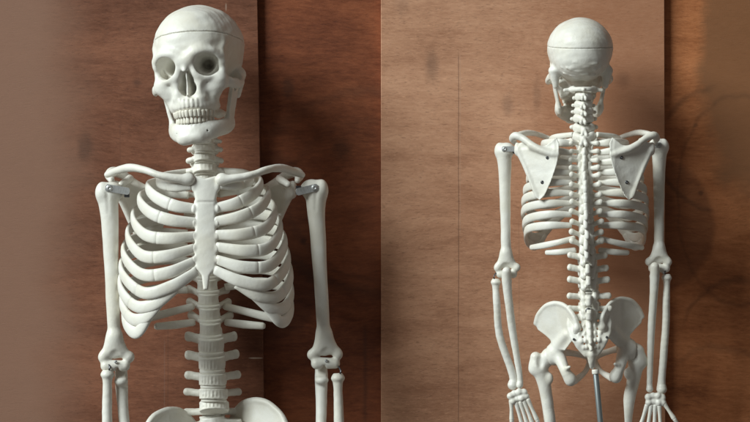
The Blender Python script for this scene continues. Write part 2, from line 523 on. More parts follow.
CUTN = np.array((0, 1, -.13)); CUTN = CUTN / np.linalg.norm(CUTN); CUTO = float(CUTN @ np.array((0, 29.5, 50)))
def skull_field():
    f = Field((-52, -58, -70), (52, 68, 70), .85)
    f.ell((0, 19, -8), (44.5, 42, 55), 3)
    f.ell((0, 17, 22), (36, 37, 32), 9)
    f.ell((0, 2, -28), (35, 26, 32), 8)
    f.ell((0, -10, -5), (27, 16, 30), 8)
    for s in (-1, 1):
        # brow, orbit rims, cheek
        f.path([(s * 3, 3, 50.5), (s * 14, 9.8, 50.5), (s * 27, 8.5, 44), (s * 33, -1, 36)], [5.0, 4.8, 4.5, 3.8], 5)
        f.path([(s * 33, 3, 36), (s * 33.5, -8, 34.5), (s * 31.5, -18, 36)], [3.8, 3.2, 5], 3)
        f.ell((s * 28.5, -21, 36), (8, 7, 7), 4)
        f.path([(s * 9, -11, 48), (s * 18, -16, 46), (s * 29, -17, 39)], [3.4, 3.5, 3.8], 4)
        f.path([(s * 4.5, 2, 50), (s * 8.5, -10, 49), (s * 12, -22, 45.5), (s * 11.5, -34, 44)], [4, 3.8, 4.4, 6], 5)
        f.path([(s * 27, -24, 36), (s * 21, -34, 33), (s * 17, -42, 32)], [6.5, 7, 7], 5)     # maxilla buttress
        # zygomatic arch
        # mastoid, temporal line
        f.path([(s * 36, -12, -16), (s * 33.5, -32, -13)], [7.5, 4], 6)
        f.path([(s * 33, 6, 36), (s * 35, 16, 31), (s * 37, 24, 18)], [2.0, 1.4, .8], 7)
    f.ell((0, -26, 32), (18, 22, 16), 5)
    for s in (-1, 1): f.ell((s * 19, -25, 34), (12, 9, 10), 5)
    f.ell((0, -20, 14), (17, 15, 22), 6)
    f.cap((0, 0, 48.5), (0, -9, 55), 3.6, 2.6, 5)                   # nasal bones
    # dental arch of the upper jaw
    f.path([(-20, -40, 16), (-19, -41, 30), (-12, -41.5, 42), (0, -42, 47), (12, -41.5, 42), (19, -41, 30), (20, -40, 16)],
           [5.5, 6, 6, 6, 6, 6, 5.5], 3, sc=(1, 1.25, 1))
    # occipital relief
    rr = np.random.default_rng(21)
    for i in range(26):
        a = rr.uniform(-1.1, 1.1); yy = rr.uniform(-22, -2); q = math.sqrt(max(.05, 1 - ((yy - 4) / 27.0) ** 2))
        f.ell((34 * q * math.sin(a), yy, -28 - 31 * q * math.cos(a)), (rr.uniform(2, 6), rr.uniform(1, 2.2), 1.6), 2.5)
    for s in (-1, 1): f.ell((s * 22, -19, 20), (8, 12, 8), 4)
    for s in (-1, 1): f.ell((s * 16.5, -36, 22), (7, 8, 9), 3)
    for s in (-1, 1):
        # temple hollow
        f.ell((s * 48, -4, 22), (11.5, 17, 13), 5, 'sub')
        f.ell((s * 38, -25, 19), (6, 13, 11), 3, 'sub')
        f.ell((s * 20, -37, 12), (10, 10, 14), 4, 'sub')
        # orbit
        R = Matrix.Rotation(s * math.radians(-20), 3, 'Y')
        f.ell((s * 20.8, -4, 45), (12.2, 11.4, 14), 1.4, 'sub')
        f.cap((s * 20, -3.5, 42), (s * 13.5, -2, 13), 9.8, 4, 2.0, 'sub')
        f.ell((s * 13, -2.5, 11), (2.2, 2.4, 8), .6, 'sub')
        f.cap((s * 18, -10, 24), (s * 22, -12, 14), 1.8, 1.8, .6, 'sub')
        f.ell((s * 19.5, -21.5, 48), (1.5, 1.3, 4), .8, 'sub')   # infraorbital foramen
        f.ell((s * 19, -28, 50), (4, 6, 3), 4, 'sub')            # canine fossa
        # nasal opening
        # ear canal, mandibular notch area
        f.ell((s * 42, -21, -11), (3, 1.8, 1.8), 1, 'sub')
    f.ell((0, -25.5, 46), (9.2, 8.2, 24), 1.2, 'sub')
    f.ell((0, -17.5, 48), (6.4, 8, 22), 2.0, 'sub')
    for s in (-1, 1):
        f.path([(s * 33, -21, 34), (s * 40.5, -22.5, 24), (s * 43.5, -23, 10), (s * 42.5, -20, -3), (s * 38, -17, -10)], [4.4, 3.9, 3.2, 3.2, 5], 4, sc=(.8, 1.4, 1))
    for s in (-1, 1): f.path([(s * 32.5, -3, 33), (s * 28.5, -7, 22), (s * 26, -8, 12)], [2.4, 2.8, 4], 1.5, sc=(1, 3.4, 1))
    f.poly([(-.85, -10), (.85, -10), (.85, -34), (-.85, -34)], lambda u, v: 36 + 0 * u, 13.5, .3)     # septum
    f.cap((0, -34, 48), (0, -32.5, 52), 1.4, .6, 1.5)             # anterior nasal spine
    # tooth root relief
    for i in range(-5, 6):
        a = i * .2
        f.cap((math.sin(a * 1.15) * 19.2, -37, 29 + 23.2 * math.cos(a * 1.1)), (math.sin(a * 1.15) * 19, -44, 29 + 23.6 * math.cos(a * 1.1)), 1.0, 1.3, 1.3)
    f.ell((0, -28, -14), (7, 7, 9), 2, 'sub')                     # foramen magnum
    f.noise(.45, .24, 3)
    return f

f = skull_field()
import copy
capf = copy.copy(f); capf.F = f.F.copy()
f.half(CUTN, CUTO, True)
capf.half(CUTN, CUTO + .25, False)
ME_SKULL = up_mesh('skull', f, BONE, 1)
ME_CAP = up_mesh('skullcap', capf, BONE, 1)

def jaw_field():
    f = Field((-50, -86, -20), (50, -8, 62), .8)
    arch = [(-29, -60, 4), (-27.5, -64, 16), (-21.5, -67, 32), (-13, -69.5, 42), (0, -70.5, 46.5), (13, -69.5, 42), (21.5, -67, 32), (27.5, -64, 16), (29, -60, 4)]
    f.path(arch, [5, 5.2, 5.4, 5.6, 5.8, 5.6, 5.4, 5.2, 5], 1.5, sc=(.9, 1.6, .9))
    f.path([(-19, -61, 22), (-16, -62, 34), (-10, -62.3, 41.5), (0, -62.5, 44.5), (10, -62.3, 41.5), (16, -62, 34), (19, -61, 22)], [3.8] * 7, 2.5)
    f.ell((0, -74, 49), (12, 5.5, 5), 4)
    for s in (-1, 1):
        f.ell((s * 8, -76.5, 44), (7, 4, 6), 4)
        zf = lambda u, v, s=s: s * (28.2 + (v + 60) * .20)
        f.poly([(15, -62), (16, -45), (14, -24), (10, -20), (7, -28), (3, -30), (-2, -26), (-5, -20), (-9, -22), (-8, -32), (-5, -50), (-4, -62), (2, -70), (14, -70)],
               lambda u, v, s=s: s * (28.2 + (v + 60) * .20), 2.1, 3.0, axes=(2, 1, 0), rnd=1.2)
        f.ell((s * 37, -21, -7), (6, 3.2, 3.4), 2)
    # tooth roots of the lower row
    for i in range(-5, 6):
        a = i * .2
        f.cap((math.sin(a * 1.15) * 18.2, -62, 26.5 + 22.2 * math.cos(a * 1.1)), (math.sin(a * 1.15) * 18.4, -67, 26.5 + 22 * math.cos(a * 1.1)), 1.1, .8, 1.2)
    for s in (-1, 1): f.ell((s * 15.5, -69, 43), (1.2, 1.2, 3), .6, 'sub')
    f.noise(.25, .25, 5)
    return f
ME_JAW = up_mesh('jaw', jaw_field(), BONE, 1)

def tooth_mesh(kind):
    w, h, t = {'incisor': (2.3, 3.5, 1.5), 'side_incisor': (2.05, 3.3, 1.4), 'canine': (2.15, 3.6, 1.8), 'premolar': (2.2, 3.1, 2.4), 'molar': (3.0, 3.0, 3.0)}[kind]
    V = []; F = []
    seg = 12
    rings = [(-1.0, .55), (-.85, .72), (-.2, .86), (.4, 1.0), (.75, .97), (.95, .80), (1.0, .5)]
    for (y, k) in rings:
        for j in range(seg):
            a = 2 * PI * j / seg
            c, s_ = math.cos(a), math.sin(a)
            V.append((w * k * math.copysign(abs(c) ** .7, c), y * h, t * k * math.copysign(abs(s_) ** .7, s_)))
    m = len(rings)
    for i in range(m - 1):
        for j in range(seg):
            k = (j + 1) % seg
            F.append((i * seg + j, i * seg + k, (i + 1) * seg + k, (i + 1) * seg + j))
    V.append((0, -h, 0)); V.append((0, h * 1.02, 0))
    for j in range(seg):
        k = (j + 1) % seg
        F.append((m * seg, k, j)); F.append((m * seg + 1, (m - 1) * seg + j, (m - 1) * seg + k))
    return mk_mesh('tooth', np.array(V), F, TOOTH)
TM = {k: tooth_mesh(k) for k in ('incisor', 'side_incisor', 'canine', 'premolar', 'molar')}
SEQ = [('incisor', 2.25), ('side_incisor', 6.2), ('canine', 10.2), ('premolar', 14.4), ('premolar', 18.7), ('molar', 24.2), ('molar', 30.4)]

def dental_curve(d, wf, df, z0):
    """point at arc distance d along half an elliptical arch"""
    a = 0; acc = 0; st = .004
    x, z = 0, df
    while acc < d:
        a += st
        nx, nz = wf * math.sin(a), df * math.cos(a)
        acc += math.hypot(nx - x, nz - z); x, z = nx, nz
    return x, z0 + z, a

def build_skull(root, loc, yaw, roll, pitch=0.0, jaw_drop=0.0):
    rot = (pitch, roll, yaw)
    sk = obj('skull', ME_SKULL, root, loc, rot)
    obj('skullcap', ME_CAP, sk)
    jw = obj('jaw', ME_JAW, sk, (0, jaw_drop, 0))
    for (top, host, wf, df, z0, y) in ((True, sk, 19.0, 25.2, 27, 50.6), (False, jw, 17.6, 23.8, 26, 57.2)):
        for s in (-1, 1):
            for (kd, d) in SEQ:
                d2 = d * (1.0 if top else .93)
                x, z, a = dental_curve(d2, wf, df, z0)
                ang = math.atan2(wf * math.cos(a) * 0 + x / (wf * wf), (z - z0) / (df * df))
                o = obj('tooth', TM[kd], host, (s * x, y + random.uniform(-.25, .25), z), (0, 0, s * ang + random.uniform(-.06, .06)),
                        (1 if top else .92, 1, 1 if not top else -1))
                q_ = random.uniform(.93, 1.06)
                o.scale = (random.uniform(.95, 1.04) * (1 if top else .92), random.uniform(.9, 1.1), -q_ if top else q_)
    return sk

# ------------------------------------------------------------------ vertebrae (drawing axes: y down)
def vert_mesh(kind):
    if kind == 'lumbar':
        f = Field((-30, -14, -46), (30, 18, 15), .7)
        bx, bz, hh = 13.6, 10, 6.2
        f.poly([(bx * math.cos(a), bz * math.sin(a)) for a in np.linspace(0, 2 * PI, 25)[:-1]], lambda u, v: 0 * u, hh, 0, axes=(0, 2, 1), rnd=1.2)
        for k in range(24):      # waist and vertical ribbing
            a = 2 * PI * k / 24
            f.cap(((bx + 2.9) * math.cos(a), -2.6, (bz + 2.9) * math.sin(a)), ((bx + 2.9) * math.cos(a), 2.6, (bz + 2.9) * math.sin(a)), 3.4, 3.4, 1.0, 'sub')
            a += PI / 24
            f.cap(((bx - .5) * math.cos(a), -3.4, (bz - .5) * math.sin(a)), ((bx - .5) * math.cos(a), 3.4, (bz - .5) * math.sin(a)), .75, .75, .6)
        for s in (-1, 1):
            f.path([(s * 8, -2, -8), (s * 9, -2, -17), (s * 6, 1, -22)], [3.2, 3.2, 3.4], 2)
            f.path([(s * 9, -1, -14), (s * 17, -1.5, -18), (s * 24, -2.5, -20)], [4.0, 3.7, 3.9], 2.5, sc=(1, 1.2, .75))
            f.path([(s * 8, -9, -18), (s * 7, 0, -21), (s * 6, 10, -22)], [3.6, 3.6, 3.8], 2)
        f.poly([(-18, -4), (-37, -5), (-40.5, -1), (-40.5, 8), (-37, 10.5), (-20, 8)], lambda u, v: 0 * u, 3.1, 2.5, axes=(2, 1, 0), rnd=1.5)
        f.cap((0, 7, -38), (0, -1, -39), 3.3, 2.8, 2)
    elif kind == 'thoracic':
        f = Field((-26, -13, -46), (26, 26, 13), .7)
        bx, bz, hh = 10.5, 8.5, 5.0
        f.poly([(bx * math.cos(a), bz * math.sin(a)) for a in np.linspace(0, 2 * PI, 25)[:-1]], lambda u, v: 0 * u, hh, 0, axes=(0, 2, 1), rnd=1.2)
        for k in range(18):
            a = 2 * PI * k / 18
            f.cap(((bx + 2.9) * math.cos(a), -1.8, (bz + 2.9) * math.sin(a)), ((bx + 2.9) * math.cos(a), 1.8, (bz + 2.9) * math.sin(a)), 3.3, 3.3, 1.0, 'sub')
        for s in (-1, 1):
            f.path([(s * 6, -1, -6), (s * 7, -1, -14), (s * 4, 1, -19)], [2.8, 2.8, 3.2], 2)
            f.path([(s * 6, -1, -15), (s * 13, -2.5, -21), (s * 19, -4, -25)], [3, 2.7, 3.5], 2, sc=(1, 1.1, .9))
            f.path([(s * 6, -7, -16), (s * 6, 7, -19)], [3.8, 3.6], 2)
        f.path([(0, 0, -18), (0, 4, -28), (0, 9, -35)], [4.0, 3.6, 3.4], 2.5, sc=(.85, 1.4, 1))
        f.path([(0, 5, -30), (0, 13, -36), (0, 17, -37)], [3.2, 3.4, 3.0], 1.5)
    else:
        f = Field((-24, -12, -40), (24, 16, 13), .65)
        bx, bz, hh = 11.0, 8.0, 4.8
        f.poly([(bx * math.cos(a), bz * math.sin(a)) for a in np.linspace(0, 2 * PI, 25)[:-1]], lambda u, v: 0 * u, hh, 0, axes=(0, 2, 1), rnd=1.2)
        for k in range(18):
            a = 2 * PI * k / 18
            f.cap(((bx + 2.6) * math.cos(a), -1.6, (bz + 2.6) * math.sin(a)), ((bx + 2.6) * math.cos(a), 1.6, (bz + 2.6) * math.sin(a)), 3.0, 3.0, .8, 'sub')
        for s in (-1, 1):
            f.path([(s * 8, 0, -2), (s * 13, 1, -3), (s * 17, 1.5, -5)], [3.2, 3.0, 3.0], 2)
            f.path([(s * 7, 0, -5), (s * 11, 0, -12), (s * 6, 0, -19), (0, 1, -22)], [2.8, 4.6, 4.2, 3.8], 2, sc=(1, 1.45, 1))
            f.path([(0, 1, -22), (s * 1.8, 3, -28), (s * 3, 5, -32)], [3.4, 2.8, 2.6], 1.5, sc=(1, 1.3, 1))
    f.noise(.25, .4, 11)
    V, Q = f.mesh(1)
    return mk_mesh('vertebra', V, Q, BONE)
VM = {k: vert_mesh(k) for k in ('lumbar', 'thoracic', 'cervical')}

def disc_mesh():
    f = Field((-15, -5, -12), (15, 5, 12), .7)
    f.ell((0, 0, 0), (13, 6, 9.5), 0)
    f.half((0, 1, 0), 2.0, True); f.half((0, 1, 0), -2.0, False)
    V, Q = f.mesh(1)
    return mk_mesh('disc', V, Q, BONE)
ME_DISC = disc_mesh()

def atlas_mesh():
    f = Field((-30, -9, -30), (30, 9, 18), .7)
    pts = [(14 * math.sin(a), 0, -6 + 13 * math.cos(a)) for a in np.linspace(0, 2 * PI, 17)]
    f.path(pts, [2.4] * 17, 1, sc=(1, 1.3, 1), sub=2)
    for s in (-1, 1):
        f.ell((s * 14, 0, -4), (6, 5, 8), 3)
        f.path([(s * 15, 0, -5), (s * 25, 1, -7)], [3, 2.6], 2)
    f.cap((0, 1, -19), (0, 1, -22), 2.6, 2, 2)
    V, Q = f.mesh(1)
    return mk_mesh('vertebra', V, Q, BONE)
ME_ATLAS = atlas_mesh()

def spine_z(y):
    return float(np.interp(y, [100, 118, 150, 175, 215, 265, 315, 345, 380, 405, 425], [-32, -29, -31, -40, -52, -54, -46, -38, -31, -33, -42]))

def build_spine(root, ys, cx):
    """ys: 24 heights from atlas down"""
    for i, y in enumerate(ys):
        kind = 'cervical' if i < 7 else 'thoracic' if i < 19 else 'lumbar'
        pitch = (ys[i + 1] - y) if i < len(ys) - 1 else (y - ys[i - 1])
        z = spine_z(y)
        slope = (spine_z(y + 6) - spine_z(y - 6)) / 12.0
        if i == 0:
            obj('vertebra', ME_ATLAS, root, (cx(y), y, z), (0, 0, random.uniform(-.03, .03)))
            continue
        base = {'cervical': 11.2, 'thoracic': 12.6, 'lumbar': 16.0}[kind]
        k = {'cervical': .72 + .05 * i, 'thoracic': .90 + .014 * (i - 7), 'lumbar': .98 + .035 * (i - 19)}[kind]
        if i == 6: k = 1.08
        o = obj('vertebra', VM[kind], root, (cx(y), y, z), (math.atan(slope) * 1.0, random.uniform(-.02, .02), random.uniform(-.03, .03)),
                (k, k, min(1.25, pitch / base)))
        if i < len(ys) - 1:
            y2 = y + pitch / 2
            kk = {'cervical': .82, 'thoracic': .82 + .015 * (i - 7), 'lumbar': 1.03}[kind]
            obj('disc', ME_DISC, root, (cx(y2), y2, spine_z(y2)), (math.atan(slope), 0, 0), (kk * .98, kk, max(.55, pitch / 16)))

# ------------------------------------------------------------------ ribs
RIBS = [  # sternal end -> spine, (x, y, z); first `c` points are cartilage
    ([(14, 187, 36), (32, 187.5, 30), (46, 183, 8), (41, 176, -24), (16, 171, -46)], 1),
    ([(9, 209, 38), (30, 206, 38), (48, 198, 26), (57, 189, 3), (54, 184, -30), (36, 181, -56), (16, 183, -54)], 1),
    ([(8.5, 222.5, 41.5), (34, 220, 43), (54, 213, 31), (65, 202, 4), (62, 195, -34), (41, 192, -62), (17, 195, -58)], 1),
    ([(9.5, 235.5, 43.5), (35, 238, 47), (58, 235, 34), (71, 222, 4), (69, 211, -38), (45, 206, -67), (18, 208, -62)], 1),
    ([(10.5, 247.5, 45.5), (38, 255, 51), (61, 255, 39), (76, 240, 6), (74, 227, -38), (48, 220, -70), (18, 221, -66)], 1),
    ([(10.5, 260, 47.5), (36, 271, 54), (62, 273, 43), (80, 257, 8), (78, 243, -38), (50, 234, -71), (18, 234, -68)], 1),
    ([(9, 270, 49.5), (32, 284, 56), (60, 291, 48), (82, 274, 10), (80, 257, -38), (51, 248, -71), (18, 248, -69)], 2),
    ([(28, 287, 54), (50, 302, 51), (69, 304, 37), (84, 288, 8), (80, 271, -38), (51, 262, -71), (18, 262, -68)], 2),
    ([(43, 300, 52), (60, 316, 44), (74, 316, 28), (83, 302, 2), (78, 286, -38), (50, 277, -69), (18, 277, -66)], 2),
    ([(55, 315, 46), (67, 330, 38), (77, 325, 20), (81, 313, -4), (76, 299, -36), (49, 292, -66), (18, 292, -63)], 2),
    ([(75, 322, -22), (58, 319, -48), (36, 314, -62), (17, 309, -60)], 0),
    ([(54, 328.5, -46), (36, 327.5, -56), (17, 325, -55)], 0),
]
def rib_meshes():
    out = []
    for i, (pts, nc) in enumerate(RIBS):
        res = []
        for s in (-1, 1):
            p = [(s * x, y, z) for (x, y, z) in pts]
            n = len(p)
            hh = 6.1 if 0 < i < 10 else 4.8
            rad = []
            for j in range(n):
                t = j / (n - 1)
                h = hh * (1 - .14 * t ** 2)
                if i < 10 and j == 0: h *= .78 if i < 7 else .62
                if i >= 10: h = hh * (.75 if j == 0 else 1.0 - .25 * t)
                if j == n - 1: h = 3.7
                rad.append((h, 2.7 if i else 2.9))
            P, R = resample(p, rad, 8)
            if nc:
                cut = nc * 8 + (4 if i in (2, 3, 4, 5) else 2)
                a = (P[:cut + 1], R[:cut + 1]); b = (P[cut:], R[cut:])
                va = sweep(a[0], a[1], 1, 16, endr=.975)
                vb = sweep(b[0], b[1], 1, 16, endr=.975)
                res.append((mk_mesh('costal_cartilage', *va, BONE), mk_mesh('rib', *vb, BONE)))
            else:
                vb = sweep(P, R, 1, 16, endr=.7)
                res.append((None, mk_mesh('rib', *vb, BONE)))
        out.append(res)
    return out
RM = rib_meshes()

def tipm(a):      # tip the whole cage forwards or back about the spine
    pv = Vector((0, 66, -250))
    return Matrix.Translation(pv) @ Matrix.Rotation(a, 4, 'X') @ Matrix.Translation(-pv)
def build_ribs(root, cx, lower=(0, 0), tip=0):
    for i, pair in enumerate(RM):
        for si, (c, r) in enumerate(pair):
            x = cx(RIBS[i][0][-1][1]) if i >= 10 else cx(230)
            loc = (x, 0, 0)
            rb = obj('rib', r, root, loc)
            if i < 10 and lower[si]:          # the cage hangs a little crooked: tilt about its middle
                pv = Vector((x, 0, -min(RIBS[i][0][0][1], 275)))
                M = Matrix.Translation(pv) @ Matrix.Rotation(lower[si] * min(1, .45 + i * .12), 4, 'Y') @ Matrix.Translation(-pv)
                rb.matrix_local = M @ Matrix.Translation((x, 0, 0))
            elif tip and i < 10: rb.matrix_local = tipm(tip) @ Matrix.Translation((x, 0, 0))
            if c: obj('costal_cartilage', c, rb)

def sternum_mesh():
    f = Field((-22, 170, 28), (22, 292, 66), .8)
    # manubrium, body, xiphoid; front plane leans forward downwards
    zf = lambda u, v: 35 + (v - 176) * .155 - .012 * u * u
    f.poly([(-9, 176.5), (-16, 176), (-17.5, 182), (-12, 192), (-9.5, 202), (9.5, 202), (12, 192), (17.5, 182), (16, 176), (9, 176.5), (0, 179)], zf, 3.6, 1, rnd=2)
    f.poly([(-9.5, 202), (-10, 225), (-12, 252), (-9, 268), (-4, 274), (-2.2, 288), (2.2, 288), (4, 274), (9, 268), (12, 252), (10, 225), (9.5, 202)], zf, 3.2, 1.5, rnd=2)
    f.cap((-9, 202.5, 37.5), (9, 202.5, 37.5), 2.6, 2.6, 2)
    for s in (-1, 1):
        for y in (187, 209, 222.5, 235.5, 247.5, 259, 268):
            z = 35 + (y - 176) * .155
            f.ell((s * 11.5, y, z - 1), (2.8, 4.8, 3.8), 2)
        for y in (215.5, 229, 241.5, 253.5, 264):
            z = 35 + (y - 176) * .155
            f.ell((s * 13.5, y, z), (3, 2.2, 6), 1.5, 'sub')
    f.noise(.14, .25, 8)
    V, Q = f.mesh(1)
    return mk_mesh('sternum', V, Q, BONE)
ME_STERNUM = sternum_mesh()

def clavicle_mesh(s):
    f = Field((-112, 158, -45), (-6, 196, 48), .9) if s < 0 else Field((6, 158, -45), (112, 196, 48), .9)
    f.path([(s * 15, 180, 37), (s * 24, 179.5, 39), (s * 44, 176, 38), (s * 60, 170.5, 28), (s * 74, 168, 8), (s * 87, 170.5, -12), (s * 98, 174.5, -22)],
           [5.4, 4.6, 3.7, 3.6, 4.0, 4.2, 3.2], 2, sc=(1, 1, 1.15))
    f.ell((s * 17, 180, 37), (5, 6.2, 5.5), 3)
    f.noise(.3, .2, 4)
    V, Q = f.mesh(1)
    return mk_mesh('clavicle', V, Q, BONE)

def scapula_mesh(s):
    lo = (min(s * 26, s * 108), 160, -90); hi = (max(s * 26, s * 108), 272, 20)
    f = Field(lo, hi, .9)
    def zf(u, v):
        x = np.abs(u)
        return -75 + np.maximum(x - 40, 0) * .42 + ((x - 40) / 28) ** 2 * .8 - np.maximum(190 - v, 0) * -.35
    pts = [(37, 174), (33.5, 182), (34, 197), (37, 212), (45, 234), (53, 252), (59.5, 258), (66, 253), (70, 240), (79, 214), (86, 200), (90, 190), (86, 181), (76, 183), (64, 188), (50, 184)]
    pts = [(s * x, y) for (x, y) in pts]
    f.poly(pts, zf, lambda u, v, d: 1.0 + 2.1 * np.exp(-np.abs(d) / 3.0), 1, rnd=.8)
    # lateral border ridge, glenoid, coracoid, spine and acromion
    def z_(x, y): return float(zf(np.array(float(x)), np.array(float(y))))
    f.path([(s * 63, 252, z_(63, 252)), (s * 74, 226, z_(74, 226)), (s * 84, 202, z_(84, 202) + 1), (s * 88, 192, z_(88, 192) + 2)], [2.4, 2.7, 3.4, 5], 3)
    f.ell((s * 90, 189, z_(90, 189) + 4), (4.5, 9, 7), 3)
    f.ell((s * 95.5, 189, z_(90, 189) + 6), (4, 7, 5), 1, 'sub')
    f.path([(s * 82, 184, z_(82, 184) + 3), (s * 76, 178, -42), (s * 78, 180, -30), (s * 84, 184, -22)], [4, 4, 3.6, 3.2], 3)
    f.path([(s * 37, 197, z_(37, 197) - 1), (s * 52, 193, z_(52, 193) - 3), (s * 68, 185, z_(68, 185) - 6), (s * 82, 175, z_(82, 175) - 7), (s * 92, 171, -52), (s * 96.5, 174.5, -42), (s * 94, 180, -31)],
           [2.2, 3.4, 4.0, 4.6, 5.2, 5.0, 3.4], 4.5, sc=(1, 1, 1))
    f.path([(s * 42, 196, z_(42, 196)), (s * 56, 191.5, z_(56, 191) - 1), (s * 70, 186, z_(70, 186) - 3)], [2.2, 3.4, 4.2], 5)
    f.noise(.25, .2, 6)
    V, Q = f.mesh(1)
    return mk_mesh('scapula', V, Q, BONE)
SIDES = (-1, 1)
ME_CLAV = {s: clavicle_mesh(s) for s in SIDES}
ME_SCAP = {s: scapula_mesh(s) for s in SIDES}

# ------------------------------------------------------------------ hardware
def lathe(prof, seg=20):
    V = []; F = []
    for (r, h) in prof:
        for j in range(seg):
            a = 2 * PI * j / seg
            V.append((r * math.cos(a), h, r * math.sin(a)))
    for i in range(len(prof) - 1):
        for j in range(seg):
            k = (j + 1) % seg
            F.append((i * seg + j, i * seg + k, (i + 1) * seg + k, (i + 1) * seg + j))
    V.append((0, prof[0][1], 0)); V.append((0, prof[-1][1], 0)); c = len(V) - 2
    for j in range(seg):
        k = (j + 1) % seg
        F.append((c, k, j)); F.append((c + 1, (len(prof) - 1) * seg + j, (len(prof) - 1) * seg + k))
    return np.array(V, float), F
def screw_mesh(r, mat, dark=False):
    # axis along y in this profile, mapped to depth on meshing
    V, F = lathe([(r * 1.25, -1.2), (r * 1.3, 0), (r * 1.25, .35), (r * 1.0, .45), (r * .95, .95), (r * .7, 1.3), (r * .45, 1.35), (r * .42, .7)], 18)
    V = np.column_stack([V[:, 0], V[:, 2], V[:, 1]])
    return mk_mesh('screw', V, F, mat)
ME_SCREW = screw_mesh(1.9, DARKSTEEL)
ME_BOLT = screw_mesh(2.6, STEEL)
ME_NUT = screw_mesh(2.4, DARKSTEEL)

def box_mesh(name, w, h, t, mat, r=.8):
    V = []; F = []
    def ring(z, ins):
        seg = 4
        for (sx, sy, a0) in ((1, 1, 0), (-1, 1, 90), (-1, -1, 180), (1, -1, 270)):
            for q in range(seg + 1):
                a = math.radians(a0 + 90 * q / seg)
                V.append((sx * (w - r) + (r - ins) * math.cos(a), sy * (h - r) + (r - ins) * math.sin(a), z))
    for (z, ins) in ((-t, .2), (-t + .2, 0), (t - .2, 0), (t, .2)): ring(z, ins)
    n = 20
    for i in range(3):
        for j in range(n):
            k = (j + 1) % n
            F.append((i * n + j, i * n + k, (i + 1) * n + k, (i + 1) * n + j))
    F.append(tuple(range(n))[::-1]); F.append(tuple(range(3 * n, 4 * n)))
    me = mk_mesh(name, np.array(V), F, mat)
    me.polygons.foreach_set('use_smooth', [False] * len(me.polygons))
    return me

# ------------------------------------------------------------------ long bones between given points
def humerus_mesh(s, top, bot, z0, z1, flip=1):
    """top/bot (x,y) of head centre and elbow centre; s = side the head faces away from the body"""
    x0, y0 = top; x1, y1 = bot
    xm, ym = x0 + (x1 - x0) * .45, y0 + (y1 - y0) * .45
    f = Field((min(x0, x1) - 26, y0 - 18, min(z0, z1) - 18), (max(x0, x1) + 26, y1 + 14, max(z0, z1) + 18), .85)
    dx, dy = x1 - x0, y1 - y0
    f.path([(x0 + s * 1, y0 + 4, z0), (x0 + dx * .12, y0 + dy * .12, z0), (x0 + dx * .25, y0 + dy * .25, z0 + (z1 - z0) * .25),
            (xm, ym, (z0 + z1) / 2), (x0 + dx * .75, y0 + dy * .75, z0 + (z1 - z0) * .75), (x0 + dx * .9, y0 + dy * .9, z1)],
           [11, 9.3, 8.1, 7.2, 6.6, 7.2], 3, sc=(1, 1, .92))
    f.ell((x0 - s * 4, y0 + 1, z0 - 2), (10.5, 10, 10.5), 4)          # head, facing the body
    f.ell((x0 + s * 6.5, y0 + 1, z0 + 1), (6.5, 10, 8.5), 4)          # greater tubercle
    f.path([(x0 + s * 1, y0 - 4, z0 + 12), (x0 + s * 0, y0 + 22, z0 + 10)], [2.2, 1.4], 2, 'sub')   # groove
    # lower end: flared plate, epicondyles, trochlea
    f.path([(x0 + dx * .82, y0 + dy * .82, z1), (x1 + 12, y1 - 12, z1)], [6, 4.2], 6)
    f.path([(x0 + dx * .82, y0 + dy * .82, z1), (x1 - 12, y1 - 12, z1)], [6, 4.2], 6)
    f.ell((x1 - s * 15, y1 - 12, z1 - 1), (3.8, 4.8, 4), 5)
    f.ell((x1 + s * 12.5, y1 - 12, z1), (3.4, 5, 4), 5)
    f.cap((x1 - 9, y1 - 3, z1 + 1), (x1 + 9, y1 - 3, z1 + 1), 5.8, 5.4, 3)
    f.ell((x1 - s * 2, y1 + 4, z1 + 1), (1.8, 6, 9), 3, 'sub')
    f.ell((x1, y1 - 13, z1 + 7), (5, 5.5, 3), 3, 'sub')
    f.ell((x1, y1 - 11, z1 - 6.5), (7, 7, 4.5), 3, 'sub')
    f.noise(.3, .14, 2)
    V, Q = f.mesh(1)
    return mk_mesh('humerus', V, Q, BONE)

def bone_path_mesh(name, pts, rad, extra=(), carve=(), seed=1, sc=(1, 1, 1), noise=.25, res=.8):
    P = np.array(pts); m = 16
    f = Field(P.min(0) - m, P.max(0) + m, res)
    f.path(pts, rad, 2, sc=sc)
    for (c, r, k) in extra: f.ell(c, r, k)
    for (c, r, k) in carve: f.ell(c, r, k, 'sub')
    f.noise(noise, .2, seed)
    V, Q = f.mesh(1)
    return mk_mesh(name, V, Q, BONE)

def ulna_mesh(top, mid, bot, zt, zb, w=1.0):
    (x0, y0), (xm, ym), (x1, y1) = top, mid, bot
    return bone_path_mesh('ulna', [(x0, y0, zt - 9), (x0, y0 + 12, zt - 6), (x0 + (xm - x0) * .35, y0 + 40, zt - 2), (xm, ym, (zt + zb) / 2), (x1, y1 - 14, zb), (x1, y1, zb)],
        [6.2 * w, 6.6 * w, 5.6 * w, 5.2 * w, 4.0 * w, 4.8 * w], extra=[((x0, y0 + 13, zt + 1), (7, 5, 7), 3)], carve=[((x0, y0 + 1, zt + 4), (12, 8, 7.5), 2)], seed=9)
def radius_mesh(top, mid, bot, zt, zb, w=1.0):
    (x0, y0), (xm, ym), (x1, y1) = top, mid, bot
    return bone_path_mesh('radius', [(x0, y0, zt), (x0, y0 + 10, zt), (x0 + (xm - x0) * .3, y0 + 30, zt), (xm, ym, (zt + zb) / 2), (x1, y1 - 14, zb), (x1, y1, zb)],
        [6.0 * w, 4.6 * w, 5.0 * w, 5.2 * w, 5.4 * w, 7.2 * w], extra=[((x0, y0 + 1, zt), (7 * w, 4, 7 * w), 1.5)], carve=[((x0, y0 - 7, zt), (5, 4, 5), 1)], seed=10)

